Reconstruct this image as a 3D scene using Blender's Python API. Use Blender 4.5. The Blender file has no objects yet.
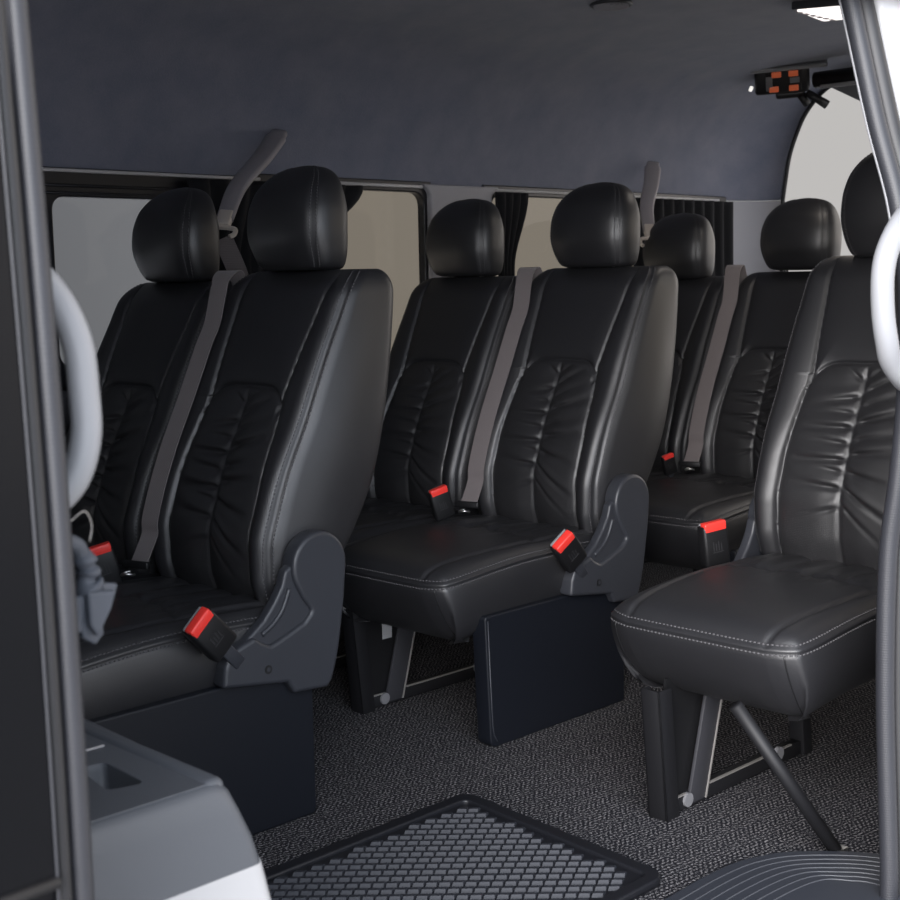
import bpy, math, random
import numpy as np
from mathutils import Vector, Matrix
random.seed(7)
SC = bpy.context.scene
COL = SC.collection
# World axes: +X towards the back of the van, +Y towards the far side wall, +Z up; van floor at z = 0.
X1, X2, X3 = 1.012, 1.980, 2.943          # fronts of the three seat rows
YA, SW, YS = 2.043, 0.437, 1.212          # aisle side of the double rows, seat spacing, door side of the single seat
YW = 2.996                                # far wall

# ------------------------------------------------------------------ materials
def mat(name, base=(.5,.5,.5), rough=.5, metal=0, spec=.5, coat=0, sheen=0, emit=None, es=1):
    m = bpy.data.materials.new(name); m.use_nodes = True
    b = m.node_tree.nodes['Principled BSDF']
    b.inputs['Base Color'].default_value = (*base, 1)
    b.inputs['Roughness'].default_value = rough
    b.inputs['Metallic'].default_value = metal
    b.inputs['Specular IOR Level'].default_value = spec
    b.inputs['Coat Weight'].default_value = coat
    b.inputs['Sheen Weight'].default_value = sheen
    if emit:
        b.inputs['Emission Color'].default_value = (*emit, 1); b.inputs['Emission Strength'].default_value = es
    return m
def N(m, t, **kw):
    n = m.node_tree.nodes.new(t)
    for k, v in kw.items():
        if k.startswith('i_'): n.inputs[k[2:].replace('_', ' ')].default_value = v
        else: setattr(n, k, v)
    return n
def L(m, a, b): m.node_tree.links.new(a, b)
def bsdf(m): return m.node_tree.nodes['Principled BSDF']
def math_n(m, op, a, b=None):
    n = N(m, 'ShaderNodeMath', operation=op)
    for i, v in enumerate((a, b)):
        if v is None: continue
        if isinstance(v, (int, float)): n.inputs[i].default_value = v
        else: L(m, v, n.inputs[i])
    return n.outputs[0]
def add_bump(m, height, dist=.001, strength=1.0):
    b = N(m, 'ShaderNodeBump'); b.inputs['Distance'].default_value = dist; b.inputs['Strength'].default_value = strength
    L(m, height, b.inputs['Height']); L(m, b.outputs[0], bsdf(m).inputs['Normal'])
def noise(m, scale, detail=3, vec=None, rough=.5):
    n = N(m, 'ShaderNodeTexNoise'); n.inputs['Scale'].default_value = scale; n.inputs['Detail'].default_value = detail
    n.inputs['Roughness'].default_value = rough
    if vec is None:
        tc = N(m, 'ShaderNodeTexCoord'); vec = tc.outputs['Object']
    L(m, vec, n.inputs['Vector']); return n.outputs[0]
def ramp(m, fac, stops):
    r = N(m, 'ShaderNodeValToRGB'); e = r.color_ramp.elements
    while len(e) < len(stops): e.new(.5)
    for i, (p, c) in enumerate(stops): e[i].position = p; e[i].color = (*c, 1)
    L(m, fac, r.inputs[0]); return r.outputs[0]

def leather(name, base, rough, perf=False):
    m = mat(name, base, rough, spec=.85)
    grain = noise(m, 420, 3)
    big = noise(m, 11, 3)
    h = math_n(m, 'ADD', math_n(m, 'MULTIPLY', grain, .35), math_n(m, 'MULTIPLY', big, 1.2))
    if perf:
        tc = N(m, 'ShaderNodeTexCoord'); s = N(m, 'ShaderNodeSeparateXYZ'); L(m, tc.outputs['Object'], s.inputs[0])
        k = 2*math.pi/.0056
        a = math_n(m, 'SINE', math_n(m, 'MULTIPLY', math_n(m, 'ADD', s.outputs[1], s.outputs[2]), k*.75))
        b = math_n(m, 'SINE', math_n(m, 'MULTIPLY', math_n(m, 'SUBTRACT', s.outputs[1], s.outputs[2]), k*.75))
        p = math_n(m, 'MULTIPLY', a, b)
        dot = math_n(m, 'GREATER_THAN', p, .5)
        c = ramp(m, dot, [(0, base), (1, tuple(x*.25 for x in base))])
        L(m, c, bsdf(m).inputs['Base Color'])
        h = math_n(m, 'SUBTRACT', h, math_n(m, 'MULTIPLY', dot, 1.2))
    add_bump(m, h, .0009, .55)
    r = math_n(m, 'ADD', math_n(m, 'MULTIPLY', big, .12), rough-.06); L(m, r, bsdf(m).inputs['Roughness'])
    return m
M = {}
M['leather'] = leather('black_leather', (.0138, .0138, .0160), .46)
M['perf'] = leather('perforated_leather', (.0178, .0176, .0196), .46, True)
M['thread'] = mat('seam_thread', (.060, .058, .062), .65)
M['plastic'] = mat('charcoal_plastic', (.032, .034, .041), .38)
add_bump(M['plastic'], noise(M['plastic'], 700, 2), .0004, .5)
M['panel'] = mat('dark_panel', (.0050, .0063, .0102), .5, spec=.35)
M['black'] = mat('black_plastic', (.008, .008, .009), .45)
M['blackm'] = mat('black_painted_metal', (.008, .008, .0095), .55, spec=.35)
M['steel'] = mat('bright_steel', (.62, .61, .6), .32, metal=1)
M['edge'] = mat('bare_metal_edge', (.42, .40, .38), .4, metal=.6)
M['red'] = mat('red_plastic', (.85, .045, .035), .35)
M['greyslot'] = mat('grey_slot', (.22, .22, .23), .5)
M['emboss'] = mat('embossed_mark', (.022, .022, .024), .5)
m = M['web'] = mat('belt_webbing', (.185, .160, .160), .62, sheen=.2)
tc = N(m, 'ShaderNodeTexCoord'); w = N(m, 'ShaderNodeTexWave', wave_type='BANDS', bands_direction='DIAGONAL')
w.inputs['Scale'].default_value = 120; L(m, tc.outputs['Object'], w.inputs['Vector']); add_bump(m, w.outputs[0], .0006, .6)
M['arm'] = mat('taupe_plastic', (.29, .27, .285), .5)
M['armtip'] = mat('beige_plastic', (.62, .55, .49), .5)
m = M['headliner'] = mat('headliner_fabric', (.105, .105, .118), .95, spec=.2, sheen=.25)
f1 = noise(m, 9, 5, rough=.6); f2 = noise(m, 260, 2)
f = math_n(m, 'ADD', math_n(m, 'MULTIPLY', f1, .75), math_n(m, 'MULTIPLY', f2, .25))
L(m, ramp(m, f, [(.3, (.132, .146, .198)), (.7, (.195, .200, .246))]), bsdf(m).inputs['Base Color'])
add_bump(m, f2, .0012, .6)
M['trim'] = mat('grey_trim_plastic', (.34, .335, .36), .6)
add_bump(M['trim'], noise(M['trim'], 500, 2), .0004, .5)
M['lowtrim'] = mat('dark_trim', (.028, .028, .033), .6)
M['rubber'] = mat('rubber_seal', (.020, .021, .026), .48)
m = M['rubber']; tc = N(m, 'ShaderNodeTexCoord'); w = N(m, 'ShaderNodeTexWave', wave_type='BANDS', bands_direction='Z')
w.inputs['Scale'].default_value = 75; L(m, tc.outputs['Object'], w.inputs['Vector']); add_bump(m, w.outputs[0], .0006, .25)
M['darkrubber'] = mat('dark_rubber', (.012, .012, .014), .5)
M['gloss'] = mat('gloss_black_paint', (.0030, .0033, .0045), .25, spec=.14)
M['white'] = mat('white_body_paint', (.38, .38, .39), .25, coat=.6)
M['handle'] = mat('pale_handle_plastic', (.24, .245, .26), .45)
M['console'] = mat('console_plastic', (.072, .078, .090), .48)
add_bump(M['console'], noise(M['console'], 800, 2), .0005, .5)
M['gaiter'] = mat('grey_soft_rubber', (.055, .063, .080), .6)
M['stepplate'] = mat('step_plastic', (.030, .033, .042), .42)
M['ridge'] = mat('step_ridge', (.060, .063, .072), .4)
M['mat'] = mat('rubber_mat', (.0095, .010, .013), .42)
M['mattile'] = mat('mat_tiles', (.031, .033, .041), .55, spec=.3)
add_bump(M['mattile'], noise(M['mattile'], 600, 3), .0004, .6)
m = M['curtain'] = mat('black_curtain', (.006, .006, .008), .9)
M['sash'] = mat('black_window_frame', (.006, .006, .009), .35)
M['rail'] = mat('pale_rail', (.45, .44, .45), .4)
M['label'] = mat('grey_label', (.35, .35, .36), .6)
M['ground'] = mat('studio_ground', (.45, .44, .43), .8)
M['lampglow'] = mat('lamp_glow', (.9, .87, .85), .4, emit=(1, .93, .90), es=1.25)
M['ledglow'] = mat('led_glow', (.9, .9, .9), .4, emit=(1, .95, .9), es=.9)
M['orange'] = mat('orange_lamp', (.55, .10, .04), .3, emit=(.9, .20, .08), es=.16)
M['switch'] = mat('grey_switch', (.17, .17, .18), .4)
M['mount'] = mat('grey_mount', (.22, .22, .23), .5)

# carpet: herringbone weave
m = M['carpet'] = mat('herringbone_carpet', (.05, .05, .05), .95, spec=.15)
tc = N(m, 'ShaderNodeTexCoord'); mp = N(m, 'ShaderNodeMapping'); mp.inputs['Rotation'].default_value = (0, 0, .12)
L(m, tc.outputs['Object'], mp.inputs[0]); s = N(m, 'ShaderNodeSeparateXYZ'); L(m, mp.outputs[0], s.inputs[0])
nz = N(m, 'ShaderNodeTexNoise'); nz.inputs['Scale'].default_value = 150; L(m, tc.outputs['Object'], nz.inputs['Vector'])
zig = math_n(m, 'PINGPONG', s.outputs[1], .028)
ph = math_n(m, 'ADD', math_n(m, 'MULTIPLY', math_n(m, 'ADD', s.outputs[0], zig), 2*math.pi/.0125), math_n(m, 'MULTIPLY', nz.outputs[0], 2.2))
strp = math_n(m, 'SINE', ph)
ph2 = math_n(m, 'SINE', math_n(m, 'MULTIPLY', s.outputs[1], 2*math.pi/.0090))
fl = noise(m, 250, 3)
v = math_n(m, 'ADD', math_n(m, 'ADD', math_n(m, 'MULTIPLY', strp, .085), math_n(m, 'MULTIPLY', ph2, .085)), math_n(m, 'MULTIPLY', fl, 1.35))

L(m, ramp(m, v, [(.50, (.006, .006, .0085)), (.72, (.021, .021, .026)), (.93, (.27, .26, .265))]), bsdf(m).inputs['Base Color'])
add_bump(m, v, .003, .7)

# tinted glass
def glass(name, tint, refl=.012):
    m = bpy.data.materials.new(name); m.use_nodes = True
    nt = m.node_tree; nt.nodes.clear()
    o = nt.nodes.new('ShaderNodeOutputMaterial'); t = nt.nodes.new('ShaderNodeBsdfTransparent'); g = nt.nodes.new('ShaderNodeBsdfGlossy')
    mx = nt.nodes.new('ShaderNodeMixShader'); t.inputs[0].default_value = (*tint, 1); g.inputs['Roughness'].default_value = .03
    mx.inputs[0].default_value = refl
    nt.links.new(t.outputs[0], mx.inputs[1]); nt.links.new(g.outputs[0], mx.inputs[2]); nt.links.new(mx.outputs[0], o.inputs[0])
    return m
M['tint'] = glass('tinted_glass', (.635, .605, .555))
M['tintdark'] = glass('dark_tinted_glass', (.64, .655, .68))

# ------------------------------------------------------------------ geometry helpers
def mesh(name, verts, faces, mats, smooth=True, midx=None):
    me = bpy.data.meshes.new(name)
    me.from_pydata([tuple(map(float, v)) for v in verts], [], [tuple(int(i) for i in f) for f in faces])
    for k in (mats if isinstance(mats, (list, tuple)) else [mats]): me.materials.append(M[k])
    if midx is not None: me.polygons.foreach_set('material_index', list(midx))
    if smooth: me.polygons.foreach_set('use_smooth', [True]*len(me.polygons))
    me.update(); return me
def link(name, me, parent=None, loc=None, smooth_angle=None):
    o = bpy.data.objects.new(name, me); COL.objects.link(o)
    if parent is not None: o.parent = parent
    if loc is not None: o.location = loc
    return o
def tag(o, label, cat, group=None):
    o['label'] = label; o['category'] = cat
    if group: o['group'] = group
    return o
def empty(name, loc=(0,0,0)):
    o = bpy.data.objects.new(name, None); COL.objects.link(o); o.location = loc; o.empty_display_size = .05; return o
def struct(o): o['kind'] = 'structure'; return o

class MB:
    def __init__(s): s.v = []; s.f = []; s.mi = []
    def add(s, V, F, mi=0):
        n = len(s.v); s.v += [tuple(v) for v in V]; s.f += [tuple(i+n for i in f) for f in F]; s.mi += [mi]*len(F)
    def box(s, a, b, mi=0, M4=None):
        (x0,y0,z0),(x1,y1,z1) = a, b
        V = [(x0,y0,z0),(x1,y0,z0),(x1,y1,z0),(x0,y1,z0),(x0,y0,z1),(x1,y0,z1),(x1,y1,z1),(x0,y1,z1)]
        if M4 is not None: V = [tuple(M4 @ Vector(v)) for v in V]
        s.add(V, [(3,2,1,0),(4,5,6,7),(0,1,5,4),(1,2,6,5),(2,3,7,6),(3,0,4,7)], mi)
    def rbox(s, a, b, r=.004, seg=3, mi=0, M4=None):
        import bmesh
        bm = bmesh.new(); bmesh.ops.create_cube(bm, size=1)
        c = [(a[i]+b[i])/2 for i in range(3)]; d = [abs(b[i]-a[i]) for i in range(3)]
        for v in bm.verts: v.co = Vector((v.co.x*d[0]+c[0], v.co.y*d[1]+c[1], v.co.z*d[2]+c[2]))
        bmesh.ops.bevel(bm, geom=list(bm.edges), offset=min(r, min(d)*.45), segments=seg, profile=.5, affect='EDGES')
        bm.verts.ensure_lookup_table(); bm.verts.index_update()
        V = [tuple(M4 @ v.co) if M4 is not None else tuple(v.co) for v in bm.verts]
        s.add(V, [[v.index for v in f.verts] for f in bm.faces], mi); bm.free()
    def tube(s, P, r, n=12, mi=0, caps=True, flat=1.0, closed=False):
        P = [Vector(p) for p in P]; R = r if hasattr(r, '__len__') else [r]*len(P)
        T = []
        for i in range(len(P)):
            a = P[i-1] if (i > 0 or closed) else P[i]; b = P[(i+1) % len(P)] if (i < len(P)-1 or closed) else P[i]
            T.append((b-a).normalized())
        up = Vector((0,0,1)) if abs(T[0].z) < .9 else Vector((1,0,0))
        u = (up - T[0]*up.dot(T[0])).normalized(); V = []
        for i in range(len(P)):
            u = (u - T[i]*u.dot(T[i])).normalized(); w = T[i].cross(u)
            for k in range(n):
                a = 2*math.pi*k/n; V.append(tuple(P[i] + u*(R[i]*math.cos(a)) + w*(R[i]*flat*math.sin(a))))
        F = []
        for i in range(len(P) - (0 if closed else 1)):
            j = (i+1) % len(P)
            for k in range(n): F.append((i*n+k, i*n+(k+1)%n, j*n+(k+1)%n, j*n+k))
        if caps and not closed: F += [tuple(range(n-1,-1,-1)), tuple((len(P)-1)*n+k for k in range(n))]
        s.add(V, F, mi)
    def build(s, name, mats, smooth=False): return mesh(name, s.v, s.f, mats, smooth, s.mi)
def sharp(me, ang=40):
    me.polygons.foreach_set('use_smooth', [True]*len(me.polygons)); me.set_sharp_from_angle(angle=math.radians(ang)); return me
def catmull(P, k=8, closed=False):
    P = [np.array(p, float) for p in P]; out = []; n = len(P)
    for i in range(n if closed else n-1):
        p0 = P[i-1] if (i > 0 or closed) else P[i]*2-P[i+1]; p1 = P[i]; p2 = P[(i+1) % n]; p3 = P[(i+2) % n] if (i+2 < n or closed) else p2*2-p1
        for j in range(k):
            t = j/k; out.append(.5*((2*p1)+(p2-p0)*t+(2*p0-5*p1+4*p2-p3)*t*t+(3*p1-p0-3*p2+p3)*t**3))
    if not closed: out.append(P[-1])
    return out
def plate(name, outlines, thick, bevel, matname, axis='y', seg=3):
    """2D outlines (first outer, the rest holes) extruded with round edges; axis = extrusion direction."""
    cu = bpy.data.curves.new(name+'_c', 'CURVE'); cu.dimensions = '2D'; cu.fill_mode = 'BOTH'
    cu.extrude = max(thick/2-bevel, 1e-5); cu.bevel_depth = bevel; cu.bevel_resolution = seg; cu.offset = -bevel
    for o in outlines:
        sp = cu.splines.new('POLY'); sp.points.add(len(o)-1); sp.use_cyclic_u = True
        for p, q in zip(sp.points, o): p.co = (q[0], q[1], 0, 1)
    ob = bpy.data.objects.new(name+'_c', cu); COL.objects.link(ob); bpy.context.view_layer.update()
    dg = bpy.context.evaluated_depsgraph_get(); me = bpy.data.meshes.new_from_object(ob.evaluated_get(dg))
    bpy.data.objects.remove(ob); bpy.data.curves.remove(cu)
    if axis == 'y': me.transform(Matrix(((1,0,0,0),(0,0,-1,0),(0,1,0,0),(0,0,0,1))))   # (x,y,z)->(x,-z,y)
    if axis == 'x': me.transform(Matrix(((0,0,1,0),(1,0,0,0),(0,1,0,0),(0,0,0,1))))
    me.name = name; me.materials.clear(); me.materials.append(M[matname]); sharp(me, 35); return me
def rounded(P, r, seg=6):
    """round the corners of a polygon; r a number or one radius per corner"""
    n = len(P); out = []
    for i in range(n):
        ri = r[i] if hasattr(r, '__len__') else r
        p = np.array(P[i], float); a = np.array(P[i-1], float)-p; b = np.array(P[(i+1)%n], float)-p
        la, lb = np.linalg.norm(a), np.linalg.norm(b)
        if ri < 1e-6: out.append(tuple(p)); continue
        c = np.dot(a, b)/la/lb; h = math.acos(max(-1, min(1, c)))/2; d = min(ri/math.tan(h), la*.48, lb*.48)
        A, B = p+a/la*d, p+b/lb*d
        for k in range(seg+1):
            t = k/seg; out.append(tuple((1-t)**2*A + 2*t*(1-t)*p + t*t*B))
    return out
def interp(x, tab):
    return np.interp(x, [t[0] for t in tab], [t[1] for t in tab])
def smooth_interp(x, tab):
    from bisect import bisect
    P = tab; xs = [p[0] for p in P]
    if x <= xs[0]: return P[0][1]
    if x >= xs[-1]: return P[-1][1]
    i = bisect(xs, x)-1
    def m(k):
        if k == 0 or k == len(P)-1:
            a, b = max(k-1,0), min(k+1,len(P)-1); return (P[b][1]-P[a][1])/(P[b][0]-P[a][0])
        d0 = (P[k][1]-P[k-1][1])/(P[k][0]-P[k-1][0]); d1 = (P[k+1][1]-P[k][1])/(P[k+1][0]-P[k][0])
        return 0 if d0*d1 <= 0 else 2*d0*d1/(d0+d1)
    h = xs[i+1]-xs[i]; t = (x-xs[i])/h
    return ((2*t**3-3*t*t+1)*P[i][1] + (t**3-2*t*t+t)*h*m(i) + (-2*t**3+3*t*t)*P[i+1][1] + (t**3-t*t)*h*m(i+1))

def stitch_mesh(name, lines, *a, **k): return [stitch_one(name, [l], *a, **k) for l in lines]
def stitch_one(name, lines, pitch=.0080, ln=.0054, wd=.0013, ht=.0009, matname='thread'):
    """lines: list of (points, normals); short thread dashes along each"""
    mb = MB()
    for P, Nn in lines:
        P = [Vector(p) for p in P]; Nn = [Vector(n) for n in Nn]
        d = [0]
        for i in range(1, len(P)): d.append(d[-1]+(P[i]-P[i-1]).length)
        def at(s):
            i = int(np.searchsorted(d, s))
            i = min(max(i, 1), len(P)-1); t = (s-d[i-1])/max(d[i]-d[i-1], 1e-9)
            return P[i-1].lerp(P[i], t), Nn[i-1].lerp(Nn[i], t).normalized()
        s = pitch*.3
        while s+ln < d[-1]:
            a, na = at(s); b, nb = at(s+ln); T = (b-a).normalized(); w = T.cross(na).normalized()*wd
            mb.add([a-w-na*.0005, a+w-na*.0005, b+w-nb*.0005, b-w-nb*.0005, a-w*.7+na*ht, a+w*.7+na*ht, b+w*.7+nb*ht, b-w*.7+nb*ht],
                   [(4,5,6,7),(0,1,5,4),(1,2,6,5),(2,3,7,6),(3,0,4,7)])
            s += pitch
    return mb.build(name, [matname], True)

def grid_normals(P):
    """P: rows x cols x 3 (cols closed)"""
    du = np.roll(P, -1, 1)-np.roll(P, 1, 1); dv = np.gradient(P, axis=0)
    n = np.cross(du, dv); n /= np.linalg.norm(n, axis=2, keepdims=True)+1e-12
    return n

# ------------------------------------------------------------------ seat: backrest
XF = [(z, x+.028) for z, x in [(.36,.545),(.42,.522),(.47,.508),(.53,.506),(.60,.524),(.67,.549),(.77,.598),(.83,.624),(.90,.657),(.96,.688),(1.0,.708),(1.05,.738),(1.09,.756)]]
XB = [(z, x+.004) for z, x in [(.36,.635),(.44,.685),(.53,.750),(.60,.790),(.65,.812),(.74,.838),(.82,.855),(.9,.868),(1.0,.880),(1.09,.884)]]
WH = [(.36,.192),(.44,.199),(.55,.205),(.7,.207),(.85,.206),(.97,.204),(1.09,.203)]
ZB, ZT = .385, 1.056
def gs(x, c, w):
    q = (x-c)/w; return math.exp(-q*q) if -6 < q < 6 else 0.0
PLEATS_A = [(.785,.6,.8,.05),(.757,.9,-.15,.06),(.722,.7,.1,.05),(.694,1.25,.0,.075),(.660,.8,.12,.06),(.628,1.3,.0,.08),(.602,.7,.2,.05),(.570,1.0,.1,.065),(.532,.6,-.3,.045)]
PLEATS_B = [(.792,.6,.7,.05),(.765,.9,.5,.065),(.736,.7,.35,.06),(.703,1.3,.28,.08),(.668,.8,.2,.06),(.640,1.1,.12,.075),(.606,1.0,-.2,.065),(.574,1.1,-.55,.07),(.540,.6,-.8,.05)]
def build_backrest():
    rt = .050
    zs = list(np.linspace(ZB, .47, 20))[:-1] + list(np.linspace(.47, .845, 150))[:-1] + list(np.linspace(.845, ZT-rt, 40))
    rows = [(z, 0.0) for z in zs]
    for k in range(1, 17):
        ph = k/16*math.radians(86); rows.append((ZT-rt+rt*math.sin(ph), ph))
    nf, na, ns, nr, nb = 64, 16, 8, 7, 5
    P = []; MI = []
    edge_cols = {}
    for (z, ph) in rows:
        W = smooth_interp(z, WH) - .036*(1-math.cos(ph)); xf = smooth_interp(z, XF) + .030*(1-math.cos(ph)); xb = smooth_interp(z, XB) - .018*(1-math.cos(ph))
        D = xb-xf; rf = min(.034, D*.45); rr = min(.040, D*.45)
        half = []
        for i in range(nf): half.append(((W-rf)*i/nf, 0.0))
        for i in range(na): a = i/na*math.pi/2; half.append((W-rf+rf*math.sin(a), rf-rf*math.cos(a)))
        for i in range(ns): half.append((W, rf+(D-rf-rr)*i/ns))
        for i in range(nr): a = i/nr*math.pi/2; half.append((W-rr+rr*math.cos(a), D-rr+rr*math.sin(a)))
        for i in range(nb+1): half.append(((W-rr)*(1-i/nb), D))
        full = half + [(-s, d) for s, d in half[-2:0:-1]]
        row = []
        for s, d in full:
            x = xf+d
            # belly of the side panel
            side = math.sin(math.pi*min(1, max(0, (d-rf*.45)/(D-rf*.45-rr*.2))))
            y = s + math.copysign(.019*side*math.sin(math.pi*np.clip((z-.40)/.62, 0, 1)), s) if abs(s) > W*.6 else s
            row.append((x, y, z))
        P.append(row)
    P = np.array(P); nc = P.shape[1]
    # front relief
    for r, (z, ph) in enumerate(rows):
        W = smooth_interp(z, WH); fade = math.cos(ph)**2
        xf = smooth_interp(z, XF)
        for c in range(nc):
            half_c = c if c <= nc//2 else nc-c
            if half_c >= nf+na: continue
            disp = 0.0
            s = P[r, c, 1]; a = abs(s)
            k = 1.0 if half_c < nf else math.cos((half_c-nf)/na*math.pi/2)
            e = .122+.017*min(1, max(0, (.83-z)/.2)); zt = .826-.050*(a/.124)**6
            d1, d2 = e-a, zt-z; sd = min(d1, d2) if d1 > -.02 else d1
            us = .117+.026*min(1, max(0, (z-.78)/.26))
            disp = 0
            if sd > 0: disp += .011*(1-math.exp(-sd/.016))
            # bolster swelling outside the seams
            inner = e if z < .80 else us
            if a > inner:
                q = np.clip((a-inner)/(W-inner+1e-6), 0, 1)
                disp += (.020-.008*np.clip((z-.6)/.4, 0, 1))*math.sin(math.pi*min(1, q*.9+.05))**.8
            elif z > zt: disp += .010*(1-math.exp(-min(us-a, z-zt)/.018))
            g = .0055*gs(sd, 0, .0032) if z < .86 else 0
            if z > .765: g = max(g, .0055*gs(a-us, 0, .0032)*min(1, (z-.765)/.02))
            disp -= g
            if sd > 0:
                env = min(1, sd/.03)
                disp -= .0038*gs(s, 0, .0060)*min(1, sd/.015) + .010*gs(s, 0, .034)*env
                near = min(1, a/.020)
                for zk, am, sl, ln in (PLEATS_A if s > 0 else PLEATS_B):
                    d0 = z-zk-sl*a
                    disp -= am*.0090*gs(d0, 0, .0046+.060*a)*math.exp(-(a/(ln*1.35))**1.6)*env*near
                    disp += am*.0046*gs(d0, .013, .008+.05*a)*math.exp(-(a/(ln*1.35))**1.6)*env*near
            P[r, c, 0] -= disp*k*fade
            if half_c >= nf and k < 1:                       # piping ridge and seam trough on the rounded front edge
                j = half_c-nf
                q = .0042*gs(j, 8, 1.3) - .0010*(gs(j, 6, 1.2)+gs(j, 10, 1.2))
                P[r, c, 0] += q*.7; P[r, c, 1] -= math.copysign(q*.7, s)
    nrm = grid_normals(P); 
    V = P.reshape(-1, 3).tolist(); F = []; mi = []
    for r in range(len(rows)-1):
        z = .5*(rows[r][0]+rows[r+1][0])
        for c in range(nc):
            c2 = (c+1) % nc; F.append((r*nc+c, r*nc+c2, (r+1)*nc+c2, (r+1)*nc+c))
            hc = c if c <= nc//2 else nc-c
            s = .5*(P[r,c,1]+P[r,c2,1]); e = .122+.017*min(1, max(0, (.83-z)/.2)); zt = .826-.050*(abs(s)/.124)**6
            mi.append(1 if (hc < nf and abs(s) < e-.002 and z < zt-.002) else 0)
    def cap(r, flip):
        ring = [r*nc+c for c in range(nc)]; ctr = P[r].mean(0); V.append(ctr.tolist()); k = len(V)-1
        for c in range(nc):
            a, b = ring[c], ring[(c+1)%nc]; F.append((b, a, k) if flip else (a, b, k)); mi.append(0)
    cap(0, True); cap(len(rows)-1, False)
    me = mesh('backrest', V, F, ['leather', 'perf'], True, mi)
    # fix orientation check: normals should point outwards
    lines = []
    if True:
        sg = -1 if (nrm[20, 0, 0] > 0) else 1
        for cc in (nf+6, nf+10):
            for col in (cc, nc-cc):
                rr = range(6, len(rows)-3); lines.append(([P[r, col]+sg*nrm[r, col]*.0004 for r in rr], [sg*nrm[r, col] for r in rr]))
    st = stitch_mesh('stitching', lines)
    if sg < 0: me.flip_normals()
    return me, st

# ------------------------------------------------------------------ seat: headrest
def build_headrest():
    H = .216
    wa = [(0,.092),(.025,.106),(.08,.114),(.2,.122),(.38,.127),(.55,.125),(.70,.117),(.82,.103),(.91,.083),(.97,.055),(1,.014)]
    da = [(0,.040),(.025,.051),(.10,.060),(.3,.069),(.5,.069),(.68,.062),(.82,.050),(.92,.036),(.98,.018),(1,.006)]
    xo = [(0,.012),(.4,-.004),(.7,.0),(1,.022)]
    nr, nc = 52, 72
    ts = [.5-.5*math.cos(math.pi*i/(nr-1)) for i in range(nr)]
    P = np.zeros((nr, nc, 3)); seam = .80; n = 2.7
    for r, t in enumerate(ts):
        a, b, o = smooth_interp(t, wa), smooth_interp(t, da), smooth_interp(t, xo)
        for c in range(nc):
            th = 2*math.pi*c/nc; cs, sn = math.cos(th), math.sin(th)
            ex = 2/n
            y = a*math.copysign(abs(sn)**ex, sn); x = -b*math.copysign(abs(cs)**ex, cs)
            # seam between front pad and side panel
            q = abs(sn)
            g = .004*gs(q, seam, .035)
            rr = 1-g/max(a, .02)
            P[r, c] = (o+x*rr, y*rr, t*H)
    nrm = grid_normals(P); sg = -1 if nrm[nr//2, 0, 0] > 0 else 1
    V = P.reshape(-1,3).tolist(); F = []
    for r in range(nr-1):
        for c in range(nc):
            c2 = (c+1)%nc; F.append((r*nc+c, r*nc+c2, (r+1)*nc+c2, (r+1)*nc+c))
    F.append(tuple(range(nc-1,-1,-1))); F.append(tuple((nr-1)*nc+c for c in range(nc)))
    me = mesh('headrest', V, F, 'leather')
    if sg < 0: me.flip_normals()
    lines = []
    cs = int(round(math.asin(seam)/(2*math.pi)*nc))
    for d in (-1.0, 1.0):
        for col in (cs+int(d), nc-cs-int(d)):
            rr = range(4, nr-4); lines.append(([P[r, col]+sg*nrm[r, col]*.0003 for r in rr], [sg*nrm[r, col] for r in rr]))
    return me, stitch_mesh('stitching', lines, .0070, .0046, .0010, .0007)

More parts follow.
